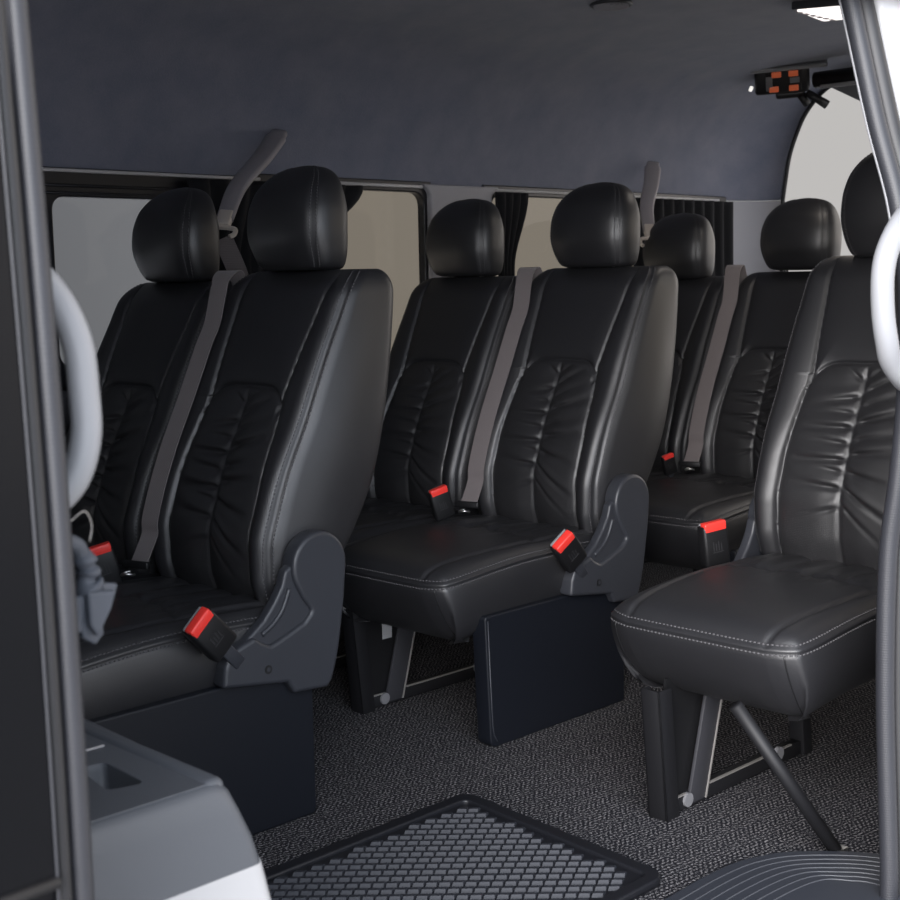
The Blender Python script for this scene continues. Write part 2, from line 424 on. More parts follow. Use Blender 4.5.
# ------------------------------------------------------------------ seat: cushion
def build_cushion():
    n = 72; LX = .60; w2 = SW/2-.004
    zp = .385
    def plan(a, b):
        # a: -1 front .. 1 back, b: -1 door side .. 1 wall side ; rounded plan
        x = LX/2*(1 + a*(1-.075*abs(b)**7)); y = w2*b*(1-.055*abs(a)**9)
        return x, y
    def top(a, b):
        x, y = plan(a, b)
        edge = min(1-abs(b), 1) * w2; fr = (1+a)*LX/2
        bk = (1-a)*LX/2
        d = 1/ (1/(edge+1e-4)**3 + 1/(fr+1e-4)**3)**(1/3)
        z = zp + .030*(1-math.exp(-d/.022)) + .016*math.sin(math.pi*min(1, x/.55)) + .018*(x/LX)
        z -= .010*(1-b*b)*np.clip((x-.1)/.3, 0, 1)
        # seams: inner panel border, cross seam with puckers
        ins = .158 - .055*np.clip((x-.01)/.22, 0, 1)**1.6*0 + .012*np.clip(x/.3,0,1)
        bow = .150 + .028*math.sin(math.pi*np.clip(x/.42, 0, 1)*.5)
        z -= .0085*gs(abs(y)-bow, 0, .0050)*np.clip(x/.02, 0, 1)
        if abs(y) < bow: 
            for xs_ in (.335, ):
                z -= .008*gs(x-xs_ - .05*(1-(y/bow)**2), 0, .006)
                for k, yk in enumerate((-.12, -.07, -.03, .02, .06, .11)):
                    z += .0035*gs(y-yk, 0, .010)*gs(x-xs_-.05, 0, .055)*(1 if k%2 else -1)
            z -= .007*gs(y, 0, .006)*np.clip((x-.36)/.03, 0, 1)
            z -= .007*gs(abs(y)-.075, 0, .005)*np.clip((x-.36)/.03, 0, 1)
            z += .006*np.clip((x-.37)/.03, 0, 1)*abs(math.sin(math.pi*y/.075))
        return x, y, z
    V = []; F = []
    for i in range(n+1):
        a = -1+2*i/n
        for j in range(n+1):
            b = -1+2*j/n; V.append(top(math.copysign(abs(a)**.85, a), math.copysign(abs(b)**.85, b)))
    idx = lambda i, j: i*(n+1)+j
    for i in range(n):
        for j in range(n): F.append((idx(i,j), idx(i+1,j), idx(i+1,j+1), idx(i,j+1)))
    ring = [idx(0,j) for j in range(n+1)] + [idx(i,n) for i in range(1,n+1)] + [idx(n,j) for j in range(n-1,-1,-1)] + [idx(i,0) for i in range(n-1,0,-1)]
    base = [np.array(V[k]) for k in ring]; ctr = np.array([LX/2, 0, 0])
    # outward direction
    m_ = len(ring); out = []
    for k in range(m_):
        t = base[(k+1)%m_]-base[k-1]; o = np.array([-t[1], t[0], 0])
        o /= np.linalg.norm(o)+1e-9
        if np.dot(o, base[k]-ctr) < 0: o = -o
        out.append(o)
    # skirt: welt, two stitch bands, bulge, tuck under
    prof = [(.0035,-.002),(.0045,-.006),(.001,-.0085),(.0035,-.012),(.006,-.02),(.009,-.035),(.011,-.058),(.010,-.085),(.004,-.112),(-.006,-.134),(-.022,-.149),(-.046,-.156)]
    prev = ring; rings = []
    for (o, dz) in prof:
        cur = []
        for k in range(m_):
            fr = max(0, -out[k][0])           # front faces slope under
            p = base[k] + out[k]*o; q_ = max(0, (-dz-.012)/.13); p = np.array([p[0] + .075*fr**.6*q_**1.1, p[1] - out[k][1]*.012*q_, base[k][2]+dz + .012*max(0,out[k][0])])
            # loose pull towards the corner seams
            V.append(tuple(p)); cur.append(len(V)-1)
        for k in range(m_): F.append((prev[k], prev[(k+1)%m_], cur[(k+1)%m_], cur[k]))
        prev = cur; rings.append(cur)
    V.append((LX/2, 0, .25)); c0 = len(V)-1
    for k in range(m_): F.append((prev[k], prev[(k+1)%m_], c0))
    me = mesh('seat_cushion', V, F, 'leather')
    import bmesh
    bm = bmesh.new(); bm.from_mesh(me); bmesh.ops.recalc_face_normals(bm, faces=bm.faces); bm.to_mesh(me); bm.free()
    me.polygons.foreach_set('use_smooth', [True]*len(me.polygons))
    # stitches: one line above the welt on top, one below, and the vertical corner seams
    lines = []
    k0 = 0
    order = list(range(m_))
    sel = [k for k in order if base[k][0] < .5]
    sel.sort(key=lambda k: (k-(n+1)*0) )
    # front + both sides as one run: start at wall-less back of side j=0, go to front, then other side
    left = [k for k in range(m_-1, m_-n, -1)]; left = left[::-1]
    run = list(range(m_-int(n*.85), m_)) + list(range(0, n+1)) + list(range(n+1, n+1+int(n*.85)))
    up = np.array([0,0,1.0])
    def topi(k, d):   # a little inside on the top surface
        p = base[k]-out[k]*d; return p + np.array([0,0,.030*(1-math.exp(-d/.022))+.0004])
    lines.append(([topi(k,.0035) for k in run], [(-out[k]*-.4+up) for k in run]))
    low = [np.array(V[rings[3][k]])+out[k]*.0006 for k in run]
    lines.append((low, [out[k] for k in run]))
    st = stitch_mesh('stitching', lines, .0085, .0058, .0015, .0010)
    # corner seams: two thin dark welts down the skirt at the front corners
    seams = []
    for kc in (4, n-4):
        mb = MB(); mb.tube([V[r_[kc]] for r_ in rings[3:11]], .0014, 6); seams.append(mb.build('corner_seam', ['black'], True))
    return me, st, seams

# ------------------------------------------------------------------ seat: hardware
def arc(c, r, a0, a1, n=14):
    return [(c[0]+r*math.cos(math.radians(a0+(a1-a0)*i/n)), c[1]+r*math.sin(math.radians(a0+(a1-a0)*i/n))) for i in range(n+1)]
def build_recliner():
    # side cover of the backrest hinge, outline in (x, z)
    head = arc((.617,.494), .066, 205, -6, 22)
    out = ([(.384,.302),(.389,.338),(.400,.364),(.432,.376),(.458,.384),(.474,.371),(.494,.362),(.535,.376),(.574,.391),(.594,.409),(.573,.437)] + head + [(.676,.42),(.660,.33),(.652,.300),(.640,.266),(.628,.252),(.546,.258),(.531,.282)])
    out = rounded(out, [.008,.01,.016,.02,.01,.008,.01,.02,.014,.010,.03] + [0]*len(head) + [.02,.02,.01,.008,.008,.008,.008], 4)
    main = plate('recliner_cover', [out], .040, .008, 'plastic')
    back = plate('recliner_recess', [rounded([(.42,.325),(.425,.365),(.456,.389),(.485,.410),(.511,.440),(.529,.467),(.538,.494),(.58,.52),(.62,.50),(.63,.40),(.60,.32)], .008, 3)], .024, .006, 'plastic')
    mb = MB(); mb.tube(catmull([(.478,-.0125,.384),(.506,-.0125,.401),(.528,-.0125,.424),(.545,-.0125,.460)], 8), .0050, 10)
    rib = mb.build('recliner_rib', ['plastic'], True)
    mb = MB(); mb.tube([(.485,-.0195,.318),(.485,-.0208,.318)], .0085, 16, 0); mb.tube([(.485,-.0206,.318),(.485,-.0214,.318)], .0045, 6, 1)
    screw = mb.build('screw', ['black', 'plastic'], False)
    return main, back, rib, screw
def build_buckle():
    """buckle pointing along local +z; button at the tip, mark on the -y face"""
    mb = MB(); mb.rbox((-.024,-.012,0),(.024,.012,.072), .006, 3)
    body = mb.build('belt_buckle', ['black'], True); sharp(body, 50)
    mb = MB(); mb.rbox((-.021,-.0122,.060),(.021,.004,.077), .003, 3); btn = mb.build('release_button', ['red'], True); sharp(btn, 50)
    mb = MB(); mb.rbox((-.020,.0045,.066),(.020,.0105,.0745), .002, 2); slot = mb.build('tongue_slot', ['greyslot'], True)
    mb = MB(); mb.rbox((-.010,-.003,-.042),(.010,.003,.004), .002, 2); stalk = mb.build('stalk', ['plastic'], True)
    mb = MB()
    for i in range(4): mb.box((-.009+i*.005,-.0127,.028),(-.007+i*.005,-.0119,.044-(i%2)*.004))
    mb.box((-.010,-.0127,.025),(.010,-.0119,.0265))
    mark = mb.build('embossed_mark', ['emboss'])
    return body, btn, slot, stalk, mark

BACK, BACKST = build_backrest(); HEAD, HEADST = build_headrest(); CUSH, CUSHST, CUSHSEAM = build_cushion()
REC = build_recliner(); BUC = build_buckle()
mb = MB()
mb.tube([(.012, 0, -.05), (.012, 0, .02)], .0065, 12)
POSTS = mb.build('headrest_post', ['steel'], True)
PANEL = plate('side_panel', [rounded([(.118,.300),(.132,0.0),(.605,0.0),(.605,.300)], [.01,.022,.012,.01], 8)], .042, .004, 'panel')
mb = MB(); mb.tube([(.127,-.0195,.29),(.138,-.0195,.05),(.142,-.0195,.028),(.152,-.0195,.012)], .0022, 8); PANELRIB = mb.build('panel_ridge', ['plastic'], True)
def frame_meshes():
    mb = MB()                                   # front channel post, leaning a little
    S = Matrix(((1,0,-.10,.015),(0,1,0,0),(0,0,1,0),(0,0,0,1)))
    mb.rbox((.035,-.022,0),(.075,-.016,.26), .002, 2, 0, S); mb.rbox((.035,-.022,0),(.040,.022,.26), .002, 2, 0, S); mb.rbox((.035,.016,0),(.060,.022,.26), .002, 2, 0, S)
    post = mb.build('front_post', ['blackm'], True); sharp(post, 40)
    mb = MB(); mb.box((.076,.000,.012),(.20,.006,.27)); sheet = mb.build('inner_sheet', ['black'])
    mb = MB(); D = Matrix(((1,0,.28,0),(0,1,0,0),(0,0,1,0),(0,0,0,1)))
    mb.rbox((.125,-.016,.010),(.180,-.008,.27), .002, 2, 0, D); diag = mb.build('diagonal_bar', ['lowtrim'], True); sharp(diag, 40)
    mb = MB(); mb.box((.180,-.0175,.010),(.1835,-.008,.27), 0, D); de = mb.build('bar_edge', ['edge'])
    mb = MB(); mb.rbox((.075,-.014,.004),(.54,.010,.034), .003, 2); rail = mb.build('bottom_rail', ['blackm'], True); sharp(rail, 40)
    mb = MB(); mb.box((.085,-.0155,.0335),(.12,-.010,.036)); mb.box((.20,-.0155,.0335),(.50,-.010,.0365)); re = mb.build('rail_edge', ['edge'])
    mb = MB(); B = Matrix(((1,0,-.12,.03),(0,1,0,0),(0,0,1,0),(0,0,0,1)))
    mb.rbox((.515,-.020,0),(.55,.016,.26), .004, 2, 0, B); rp = mb.build('rear_post', ['blackm'], True); sharp(rp, 40)
    bolts = []
    for x, z in ((.125,.022),(.45,.030)):
        mb = MB(); mb.tube([(x,-.019,z),(x,-.010,z)], .014, 16); bolts.append(sharp(mb.build('bolt', ['switch'], True), 50))
    return post, sheet, diag, de, rail, re, rp, *bolts
FR = frame_meshes()

def aim(direction, roll_ref=(0,-1,0)):
    z = Vector(direction).normalized(); y = -Vector(roll_ref); y = (y-z*y.dot(z)).normalized(); x = y.cross(z)
    return Matrix(((x.x,y.x,z.x),(x.y,y.y,z.y),(x.z,y.z,z.z)))
def add_buckle(parent, loc, direction, face, sc=1.3):
    b = link('belt_buckle', BUC[0], parent); b.matrix_local = Matrix.Translation(loc) @ aim(direction, face).to_4x4() @ Matrix.Scale(sc, 4)
    b['label'] = 'black buckle with a red release button'
    r = link('release_button', BUC[1], b); r['label'] = 'red button'
    link('tongue_slot', BUC[2], b); link('stalk', BUC[3], b); link('embossed_mark', BUC[4], b)
    return b
def make_seat(label, x, y0, recliner=1, panel=1, frame_y=.405, group=None, dz=0.0, wide=1.0, dy=0.0, hz=0.0, frx=0.0, hs=1.0):
    """y0 = the seat's door side edge; recliner 1: cover on that side, -1: on the other side"""
    t = empty('passenger_seat', (x, y0, 0)); tag(t, label, 'seat', group)
    c = SW/2
    cu = link('seat_cushion', CUSH, t, (0, c, 0)); [link('stitching', q, cu) for q in CUSHST]; [link('corner_seam', q, cu) for q in CUSHSEAM]
    b = link('backrest', BACK, t, (0, c+dy, dz)); b.scale = (1, wide, 1); [link('stitching', q, b) for q in BACKST]
    h = link('headrest', HEAD, t, (.786, c+dy*1.5+.006, 1.056+dz+hz)); h.rotation_euler = (0, math.radians(3), 0); h.scale = (1, 1, hs)
    [link('stitching', q, h) for q in HEADST]
    for q in (-.055, .055): link('headrest_post', POSTS, h, (0, q, 0))['label'] = 'chrome post'
    if recliner:
        yy = -.006 if recliner == 1 else SW+.006
        r = link('recliner_cover', REC[0], t, (0, yy-.004 if recliner == 1 else yy+.004, 0)); r['label'] = 'charcoal moulded plastic hinge cover'
        for me, nm in zip(REC[1:], ('recess', 'rib', 'screw')): link(nm, me, r)
        if recliner == -1: r.scale = (1, -1, 1)
    if panel:
        p = link('side_panel', PANEL, t, (0, .011 if panel == 1 else SW-.022, 0)); link('panel_ridge', PANELRIB, p)
    f = link('leg_frame', FR[0], t, (frx, frame_y, 0))
    for me, nm in zip(FR[1:], ('inner_sheet', 'diagonal_bar', 'bar_edge', 'bottom_rail', 'rail_edge', 'rear_post', 'bolt', 'bolt')): link(nm, me, f)
    return t, f

G = None
s1a, _ = make_seat('black leather seat nearest the left door post, with charcoal hinge cover above the grey console', X1, YA)
add_buckle(s1a, (.385,-.035,.380), (-.55,-.1,.55), (-.15,-1,.1))
s1b, _ = make_seat('black leather seat by the first tinted window, half hidden behind the pale left handle', X1, YA+SW, 0, 0, .30, dz=-.018, dy=.008)
add_buckle(s1b, (.415,-.035,.425), (-.25,0,.9), (-.5,-1,.2), 1.2)
s2a, fr2 = make_seat('black leather aisle seat in the middle of the photo with dark side panel and belt', X2, YA, frx=.05)
add_buckle(s2a, (.395,-.035,.380), (-.50,-.1,.50), (-.45,-1,.1))
mb = MB(); mb.box((.135,-.003,.165),(.165,-.001,.225)); sl = link('sticker', mb.build('sticker', ['label']), fr2); sl['label'] = 'pale grey sticker'
s2b, _ = make_seat('black leather middle row seat beside the windows, in front of the pale window pillar', X2, YA+SW, 0, 0, .30, dz=-.018, dy=.022, hz=.002)
add_buckle(s2b, (.395,-.045,.438), (-.3,0,.9), (-.5,-1,.2), 1.1)
s3a, _ = make_seat('black leather back row seat directly behind the single door side seat, under the hatch opening', X3, YA, dz=-.020, dy=-.010, hz=.006)
s3b, _ = make_seat('black leather back row seat in the dark corner against the black curtain', X3, YA+SW, 0, 0, .30, dz=-.030, hz=-.008)
add_buckle(s3b, (.42,-.015,.435), (-.3,0,.9), (-.5,-1,.2), .85)
s2s, fs = make_seat('single black leather seat beside the open door on the right, with a folding support leg', X2+.0385, YS, -1, 0, .312, dz=.012, wide=1.06, dy=.012, hz=-.006, frx=-.03, hs=1.13)
add_buckle(s2s, (.450,SW+.040,.403), (-.12,.03,.9), (-.45,-1,.2))
mb = MB(); mb.tube([(-.04,.100,.285),(.105,-.016,.008)], .0125, 16); r_ = link('support_leg', mb.build('support_leg', ['blackm'], True), s2s); r_['label'] = 'slanted round black rod'
mb = MB(); mb.rbox((.092,-.030,0),(.128,-.004,.012), .003, 2); link('foot', mb.build('foot', ['steel'], True), r_)

# ------------------------------------------------------------------ seat belts
def ribbon(path, width, wdir, th=.0016):
    P = [Vector(p) for p in path]; V = []; F = []
    W = [Vector(w) for w in wdir]
    for i, p in enumerate(P):
        a = P[max(0,i-1)]; b = P[min(len(P)-1,i+1)]; T = (b-a).normalized(); w = (W[i]-T*W[i].dot(T)).normalized()*width/2; n = T.cross(w).normalized()*th/2
        V += [p-w-n, p+w-n, p+w+n, p-w+n]
    for i in range(len(P)-1):
        for k in range(4): F.append((i*4+k, i*4+(k+1)%4, (i+1)*4+(k+1)%4, (i+1)*4+k))
    F += [(3,2,1,0), tuple((len(P)-1)*4+k for k in range(4))]
    return V, F
def belt(label, x, guide=None, cat='seat belt'):
    upper = None
    """strap from the ceiling guide over the gap between two seat backs and down to an anchor at the cushion"""
    t = empty('seat_belt', (0, 0, 0)); tag(t, label, cat)
    g = YA+SW-.012
    pts = [(x+.800,g,.93),(x+.798,g,.99)] if upper is None else [upper, tuple(np.array(upper)*.5+np.array((x+.82,g,1.075))*.5+np.array((0,0,.01)))]
    pts += ([(x+.785,g,1.030)] if upper is None else [(x+.80,g,1.082)]) + [(x+.760,g-.004,1.058 if upper is None else 1.074),(x+.728,g-.014,1.045),(x+.708,g-.022,1.005)] + [(x+smooth_interp(z, XF)-.024, g-.030, z) for z in (.95,.90,.80,.70,.62,.55,.52)] + [(x+.490,g-.034,.485),(x+.478,g-.034,.462)]
    C = catmull(pts, 10)
    W = []
    for p in C: 
        k = float(np.clip((1.095-p[2])/.06, 0, 1)); W.append((.89-.77*k, -.46-.53*k, 0))
    V, F = ribbon(C, .050, W); st = link('strap', mesh('strap', V, F, 'web', True), t); sharp(st.data, 60)
    if guide:
        C2 = catmull([guide, (guide[0]+.016, guide[1]-.045, guide[2]-.11), (guide[0]+.020, guide[1]-.075, guide[2]-.26)], 8)
        V, F = ribbon(C2, .046, [(.71,-.70,0)]*len(C2)); sharp_ = link('strap', mesh('strap', V, F, 'web', True), t); sharp(sharp_.data, 60)
    mb = MB(); mb.rbox((-.034,-.006,-.004),(.034,.006,.012), .003, 2, 0, Matrix.Translation((x+.470,g-.036,.458)) @ Matrix.Rotation(-1.27, 4, 'Z'))
    a = link('anchor_bar', mb.build('anchor_bar', ['black'], True), t)
    mb = MB(); c = Vector((x+.436,g-.06,.452)); mb.tube([c+Vector((.013*math.cos(q),.013*math.sin(q),.002*math.sin(2*q))) for q in np.linspace(.6,5.6,16)], .0028, 8)
    
    ah = link('anchor_hook', mb.build('anchor_hook', ['steel'], True), t); ah['label'] = 'bright steel hook'
    return t
belt('taupe strap with its end anchored between the two seats nearest the left handle', X1, (1.958,2.752,1.140))
belt('taupe strap lying beside the central aisle seat with the arched stitched insert', X2, None)
belt('dark taupe strap in the back row, behind the big central seat', X3, None)

def hanger(label, tip, top):
    tip, top = Vector(tip), Vector(top)
    t = empty('belt_guide', tip); tag(t, label, 'belt guide')
    C = catmull([(0,0,0), tuple((top-tip)*.35+Vector((-.022,0,.0))), tuple((top-tip)*.70+Vector((-.004,0,.0))), tuple(top-tip)], 8)
    n = len(C); mb = MB()
    V, F = [], []
    side = Vector((.80,-.58,.10)).normalized()
    for i, p in enumerate(C):
        p = Vector(p); k = i/(n-1); T = (Vector(C[min(n-1,i+1)])-Vector(C[max(0,i-1)])).normalized(); w = (side-T*side.dot(T)).normalized(); d = T.cross(w).normalized()
        hw = .021+.008*k; th = .010
        if k > .93: hw *= .75
        for a in range(12):
            q = 2*math.pi*a/12; cx, sx = math.cos(q), math.sin(q)
            V.append(p + w*(hw*math.copysign(abs(cx)**.55, cx)) + d*(th*math.copysign(abs(sx)**.55, sx)))
    for i in range(n-1):
        for a in range(12): F.append((i*12+a, i*12+(a+1)%12, (i+1)*12+(a+1)%12, (i+1)*12+a))
    F += [tuple(range(11,-1,-1)), tuple((n-1)*12+a for a in range(12))]
    mb.add(V, F); ar = link('arm', mb.build('arm', ['arm'], True), t)
    T = (Vector(C[3])-Vector(C[0])).normalized(); w = (side-T*side.dot(T)).normalized()
    R = Matrix(((w.x,w.cross(T).x,T.x),(w.y,w.cross(T).y,T.y),(w.z,w.cross(T).z,T.z))).to_4x4()
    mb = MB(); mb.rbox((-.0175,-.011,-.03),(.0175,.011,.028), .005, 3, 0, R)
    hk = [(-.026,0,-.062),(-.034,0,-.052),(-.033,0,-.034),(-.018,0,-.028),(.018,0,-.032),(.034,0,-.038),(.035,0,-.056),(.026,0,-.066)]
    mb.tube([R @ Vector(p) for p in catmull(hk, 5)], .006, 10)
    gd = link('guide_loop', mb.build('guide_loop', ['armtip'], True), t); gd['label'] = 'beige loop the strap runs through'
    return t
hanger('grey ceiling arm holding the strap above the front pair of seats', (1.972,2.762,1.185), (2.288,2.943,1.424))
hanger('grey ceiling arm mostly hidden behind the central headrest, rising to the headliner', (3.70,2.80,1.175), (3.913,2.945,1.416))

# ------------------------------------------------------------------ van shell
floor = MB(); floor.box((-.7,1.02,-.04),(4.75,3.03,0)); struct(link('floor', floor.build('floor', ['carpet'])))
g = MB(); g.box((-9,-12,-.52),(16,16,-.46)); struct(link('ground', g.build('ground', ['ground'])))
def section(k):
    """roof cross-section from the far wall over to the door side; k = 0 inside, 1 at the hatch frame"""
    far = [(2.998,1.305),(2.994,1.33),(2.985,1.38),(2.968,1.44),(2.935,1.52),(2.885,1.60),(2.80,1.67),(2.68,1.712),(2.50,1.742),(2.28,1.757),(2.03,1.762)]
    near = [(4.06-y, z) for y, z in far[-2::-1]]
    near = [(y, max(z, 1.47)) for y, z in near if z > 1.46]
    pts = far+near
    return [(2.03+(y-2.03)*(1-.145*k), z+.022*k*(1 if z > 1.4 else 0)) for y, z in pts]
stations = [(-.7,0)]+[(x,0) for x in np.linspace(.5,4.3,20)]+[(4.30+.30*math.sin(a), 1-math.cos(a)) for a in np.linspace(.12, math.pi/2, 12)]
V, F = [], []
secs = []
for x, k in stations:
    S = catmull([(y, z, 0) for y, z in section(k)], 4); secs.append([(x, p[0], p[1]) for p in S])
ns = len(secs[0])
for s in secs: V += s
for i in range(len(secs)-1):
    for j in range(ns-1): F.append((i*ns+j, i*ns+j+1, (i+1)*ns+j+1, (i+1)*ns+j))
# outer skin so the roof has thickness
off = len(V)
for (x, k), s in zip(stations, secs):
    for (xx, y, z) in s: V.append((xx, 2.03+(y-2.03)*1.02, z+.03))
for i in range(len(secs)-1):
    for j in range(ns-1): F.append((off+i*ns+j, off+(i+1)*ns+j, off+(i+1)*ns+j+1, off+i*ns+j+1))
last = (len(secs)-1)*ns
for j in range(ns-1): F += [(last+j, last+j+1, off+last+j+1, off+last+j), (j+1, j, off+j, off+j+1)]
for i in range(len(secs)-1): F += [(i*ns, (i+1)*ns, off+(i+1)*ns, off+i*ns), ((i+1)*ns+ns-1, i*ns+ns-1, off+i*ns+ns-1, off+(i+1)*ns+ns-1)]
ceil = struct(link('ceiling', mesh('ceiling', V, F, 'headliner', True)))
# rear corner pillar: follows the same inward sweep below the headliner
V, F = [], []
st2 = [s for s in stations if s[0] >= 4.3]
st2 = [(4.30,0)]+[s for s in stations if s[0] > 4.301]
for x, k in st2:
    for z in (0, .5, .8, 1.0, 1.15, 1.304): V.append((x, 2.03+(2.998-2.03)*(1-.145*k), z))
for x, k in st2:
    for z in (0, .5, .8, 1.0, 1.15, 1.304): V.append((x+.01, 2.03+(2.998-2.03)*(1-.145*k)+.06, z))
n6 = 6; o6 = len(st2)*6
for i in range(len(st2)-1):
    for j in range(5):
        F.append((i*n6+j, i*n6+j+1, (i+1)*n6+j+1, (i+1)*n6+j)); F.append((o6+i*n6+j, o6+(i+1)*n6+j, o6+(i+1)*n6+j+1, o6+i*n6+j+1))
e = (len(st2)-1)*n6
for j in range(5): F.append((e+j, e+j+1, o6+e+j+1, o6+e+j))
me = mesh('wall_right', V, F, 'trim', True); struct(link('wall_right', me))
# hatch sill
mb = MB(); mb.rbox((4.55,1.15,0),(4.62,2.90,.55), .02, 3); struct(link('trim_1', mb.build('trim_1', ['lowtrim'], True)))
# bright thin line along the hatch opening edge
fx, fk = stations[-1]
edge = [(fx+.004, y-.0, z) for (x, y, z) in secs[-1] if y > 1.5]
edge = [(fx+.004, 2.03+(2.998-2.03)*(1-.145*fk), z) for z in (.55,.8,1.0,1.2)] + edge
mb = MB(); mb.tube(catmull(edge, 3), .008, 8); struct(link('trim_2', mb.build('trim_2', ['darkrubber'], True)))

# far wall: lower panel, header strip, pillars, glass
mb = MB(); mb.rbox((-.7,2.985,0),(4.33,3.03,.80), .008, 2); struct(link('wall_back', mb.build('wall_back', ['lowtrim'], True)))
mb = MB(); mb.rbox((-.7,2.992,1.296),(4.40,3.04,1.312), .002, 2); struct(link('trim_3', mb.build('trim_3', ['sash'], True)))
mb = MB(); mb.rbox((1.30,2.975,1.300),(2.245,2.990,1.3085), .002, 2); struct(link('trim_4', mb.build('trim_4', ['rail'], True)))
mb = MB(); mb.rbox((2.50,2.975,1.299),(2.84,2.990,1.3085), .002, 2); struct(link('trim_5', mb.build('trim_5', ['rail'], True)))
mb = MB(); mb.rbox((3.13,2.975,1.300),(4.36,2.990,1.3085), .002, 2); struct(link('trim_6', mb.build('trim_6', ['rail'], True)))
P = plate('pillar', [rounded([(2.862,.79),(2.862,1.29),(2.83,1.312),(3.16,1.312),(3.125,1.285),(3.125,.79)], [.0,.03,.004,.004,.03,0], 6)], .05, .006, 'trim')
struct(link('trim_7', P, None, (0, 2.992, 0)))
def window(name, x0, x1, z0, z1, glassmat, bar=.022, rad=.05):
    w = struct(empty(name, (x0, 3.0, z0)))
    outer = [(-.02,-.02),(x1-x0+.02,-.02),(x1-x0+.02,z1-z0+.02),(-.02,z1-z0+.02)]
    inner = rounded([(bar,bar),(x1-x0-bar,bar),(x1-x0-bar,z1-z0-bar),(bar,z1-z0-bar)], rad, 8)
    f = link('window_frame', plate('window_frame', [outer, inner[::-1]], .03, .004, 'sash'), w)
    mb = MB(); mb.box((.005,.004,.005),(x1-x0-.005,.008,z1-z0-.005)); link('window_pane', mb.build('window_pane', [glassmat]), w)
    return w
w1 = window('window_1', 1.60, 2.235, .80, 1.285, 'tintdark', .042, .035)
mb = MB()
for z in (.452, .470): mb.rbox((-.0,-.022,z-.004),(.635,-.012,z+.003), .002, 2)
link('sash_rail', mb.build('sash_rail', ['sash'], True), w1)
window('window_2', 2.255, 2.862, .80, 1.300, 'tint', .012, .045)
window('window_3', 3.128, 4.40, .80, 1.300, 'tint', .012, .045)
window('window_4', .30, 1.585, .80, 1.285, 'tintdark', .042, .035)

def curtain(label, x0t, x1t, x0b, x1b, zt, zb, waves, y=2.955, tie=None):
    V, F = [], []; nx, nz = waves*8, 26
    for i in range(nz+1):
        k = i/nz; z = zt+(zb-zt)*k
        q = k if tie is None else min(1, k/tie)
        q = q*q*(3-2*q)
        a, b = x0t+(x0b-x0t)*q, x1t+(x1b-x1t)*q
        for j in range(nx+1):
            u = j/nx; V.append((a+(b-a)*u, y+.013*math.sin(2*math.pi*waves*u+.6*math.sin(3*u))*(1-.3*q), z))
    for i in range(nz):
        for j in range(nx): F.append((i*(nx+1)+j, i*(nx+1)+j+1, (i+1)*(nx+1)+j+1, (i+1)*(nx+1)+j))
    me = mesh('curtain', V, F, 'curtain', True); o = link('window_curtain', me)
    so = o.modifiers.new('thickness', 'SOLIDIFY'); so.thickness = .003
    return tag(o, label, 'curtain')
curtain('black pleated curtain gathered behind the headrests of the front pair of seats', 2.00, 2.585, 2.05, 2.36, 1.296, .80, 9, tie=.42)
curtain('small black curtain tied back against the pale window pillar', 3.13, 3.27, 3.14, 3.20, 1.296, .82, 4, tie=.5)
curtain('black curtain drawn across the back corner of the last side window', 3.80, 4.41, 3.84, 4.42, 1.298, .80, 10)

# door side of the van behind the opening (closes the interior), with its own window
mb = MB(); mb.rbox((2.16,1.03,-.3),(4.6,1.10,.80), .01, 2); struct(link('wall_left', mb.build('wall_left', ['lowtrim'], True)))
mb = MB(); mb.rbox((2.22,1.000,-.30),(4.60,1.028,.80), .010, 3); struct(link('trim_15', mb.build('trim_15', ['white'], True)))
mb = MB(); mb.rbox((4.45,1.04,.80),(4.6,1.14,1.49), .01, 2); struct(link('trim_8', mb.build('trim_8', ['white'], True)))
mb = MB(); mb.rbox((-.76,1.03,-.04),(-.70,3.03,1.79), .01, 2); struct(link('light_block_front', mb.build('light_block_front', ['lowtrim'], True)))  # unseen bulkhead, added to keep light off the front row
w = struct(empty('window_5', (2.25,1.08,.8)))
mb = MB(); mb.box((0,0,0),(2.2,.006,.66)); link('window_pane', mb.build('window_pane', ['tint']), w)
# roof edge above the sliding door
mb = MB(); mb.rbox((-.7,1.06,1.468),(4.6,1.19,1.53), .012, 2); struct(link('trim_9', mb.build('trim_9', ['white'], True)))

# rear door post: seal, second seal lip, white body
RC = [(2.0,1.150,1.53),(2.0,1.126,1.451),(2.0,1.078,1.264),(2.0,1.037,1.125),(2.0,1.019,.987),(2.0,1.019,.832),(2.0,1.029,.705),(2.0,1.043,.575),(2.0,1.043,.346),(2.0,1.030,.07),(2.0,1.030,-.02)]
C = catmull(RC, 8)
def offs(C, dx, dy): return [(p[0]+dx, p[1]+dy, p[2]) for p in C]
mb = MB(); mb.tube(offs(C, .008, .004), .0150, 14)
t = tag(link('door_seal', mb.build('door_seal', ['rubber'], True)), 'grey ribbed rubber seal running down the right edge of the door opening', 'door seal')
mb = MB(); V, F = [], []
for p in C:
    for dx, dy in ((.024,.010),(.024,-.004),(.030,-.016),(.042,-.018),(.052,-.012),(.052,.01)): V.append((p[0]+dx, p[1]+dy, p[2]))
for i in range(len(C)-1):
    for k in range(5): F.append((i*6+k, i*6+k+1, (i+1)*6+k+1, (i+1)*6+k))
mb.add(V, F); struct(link('trim_10', mb.build('trim_10', ['darkrubber'], True)))
mb = MB(); V, F = [], []
for p in C:
    for dx, dy in ((.056,.0),(.056,-.016),(.062,-.024),(.140,-.030),(.250,-.030),(.250,.0)): V.append((p[0]+dx, p[1]+dy, p[2]))
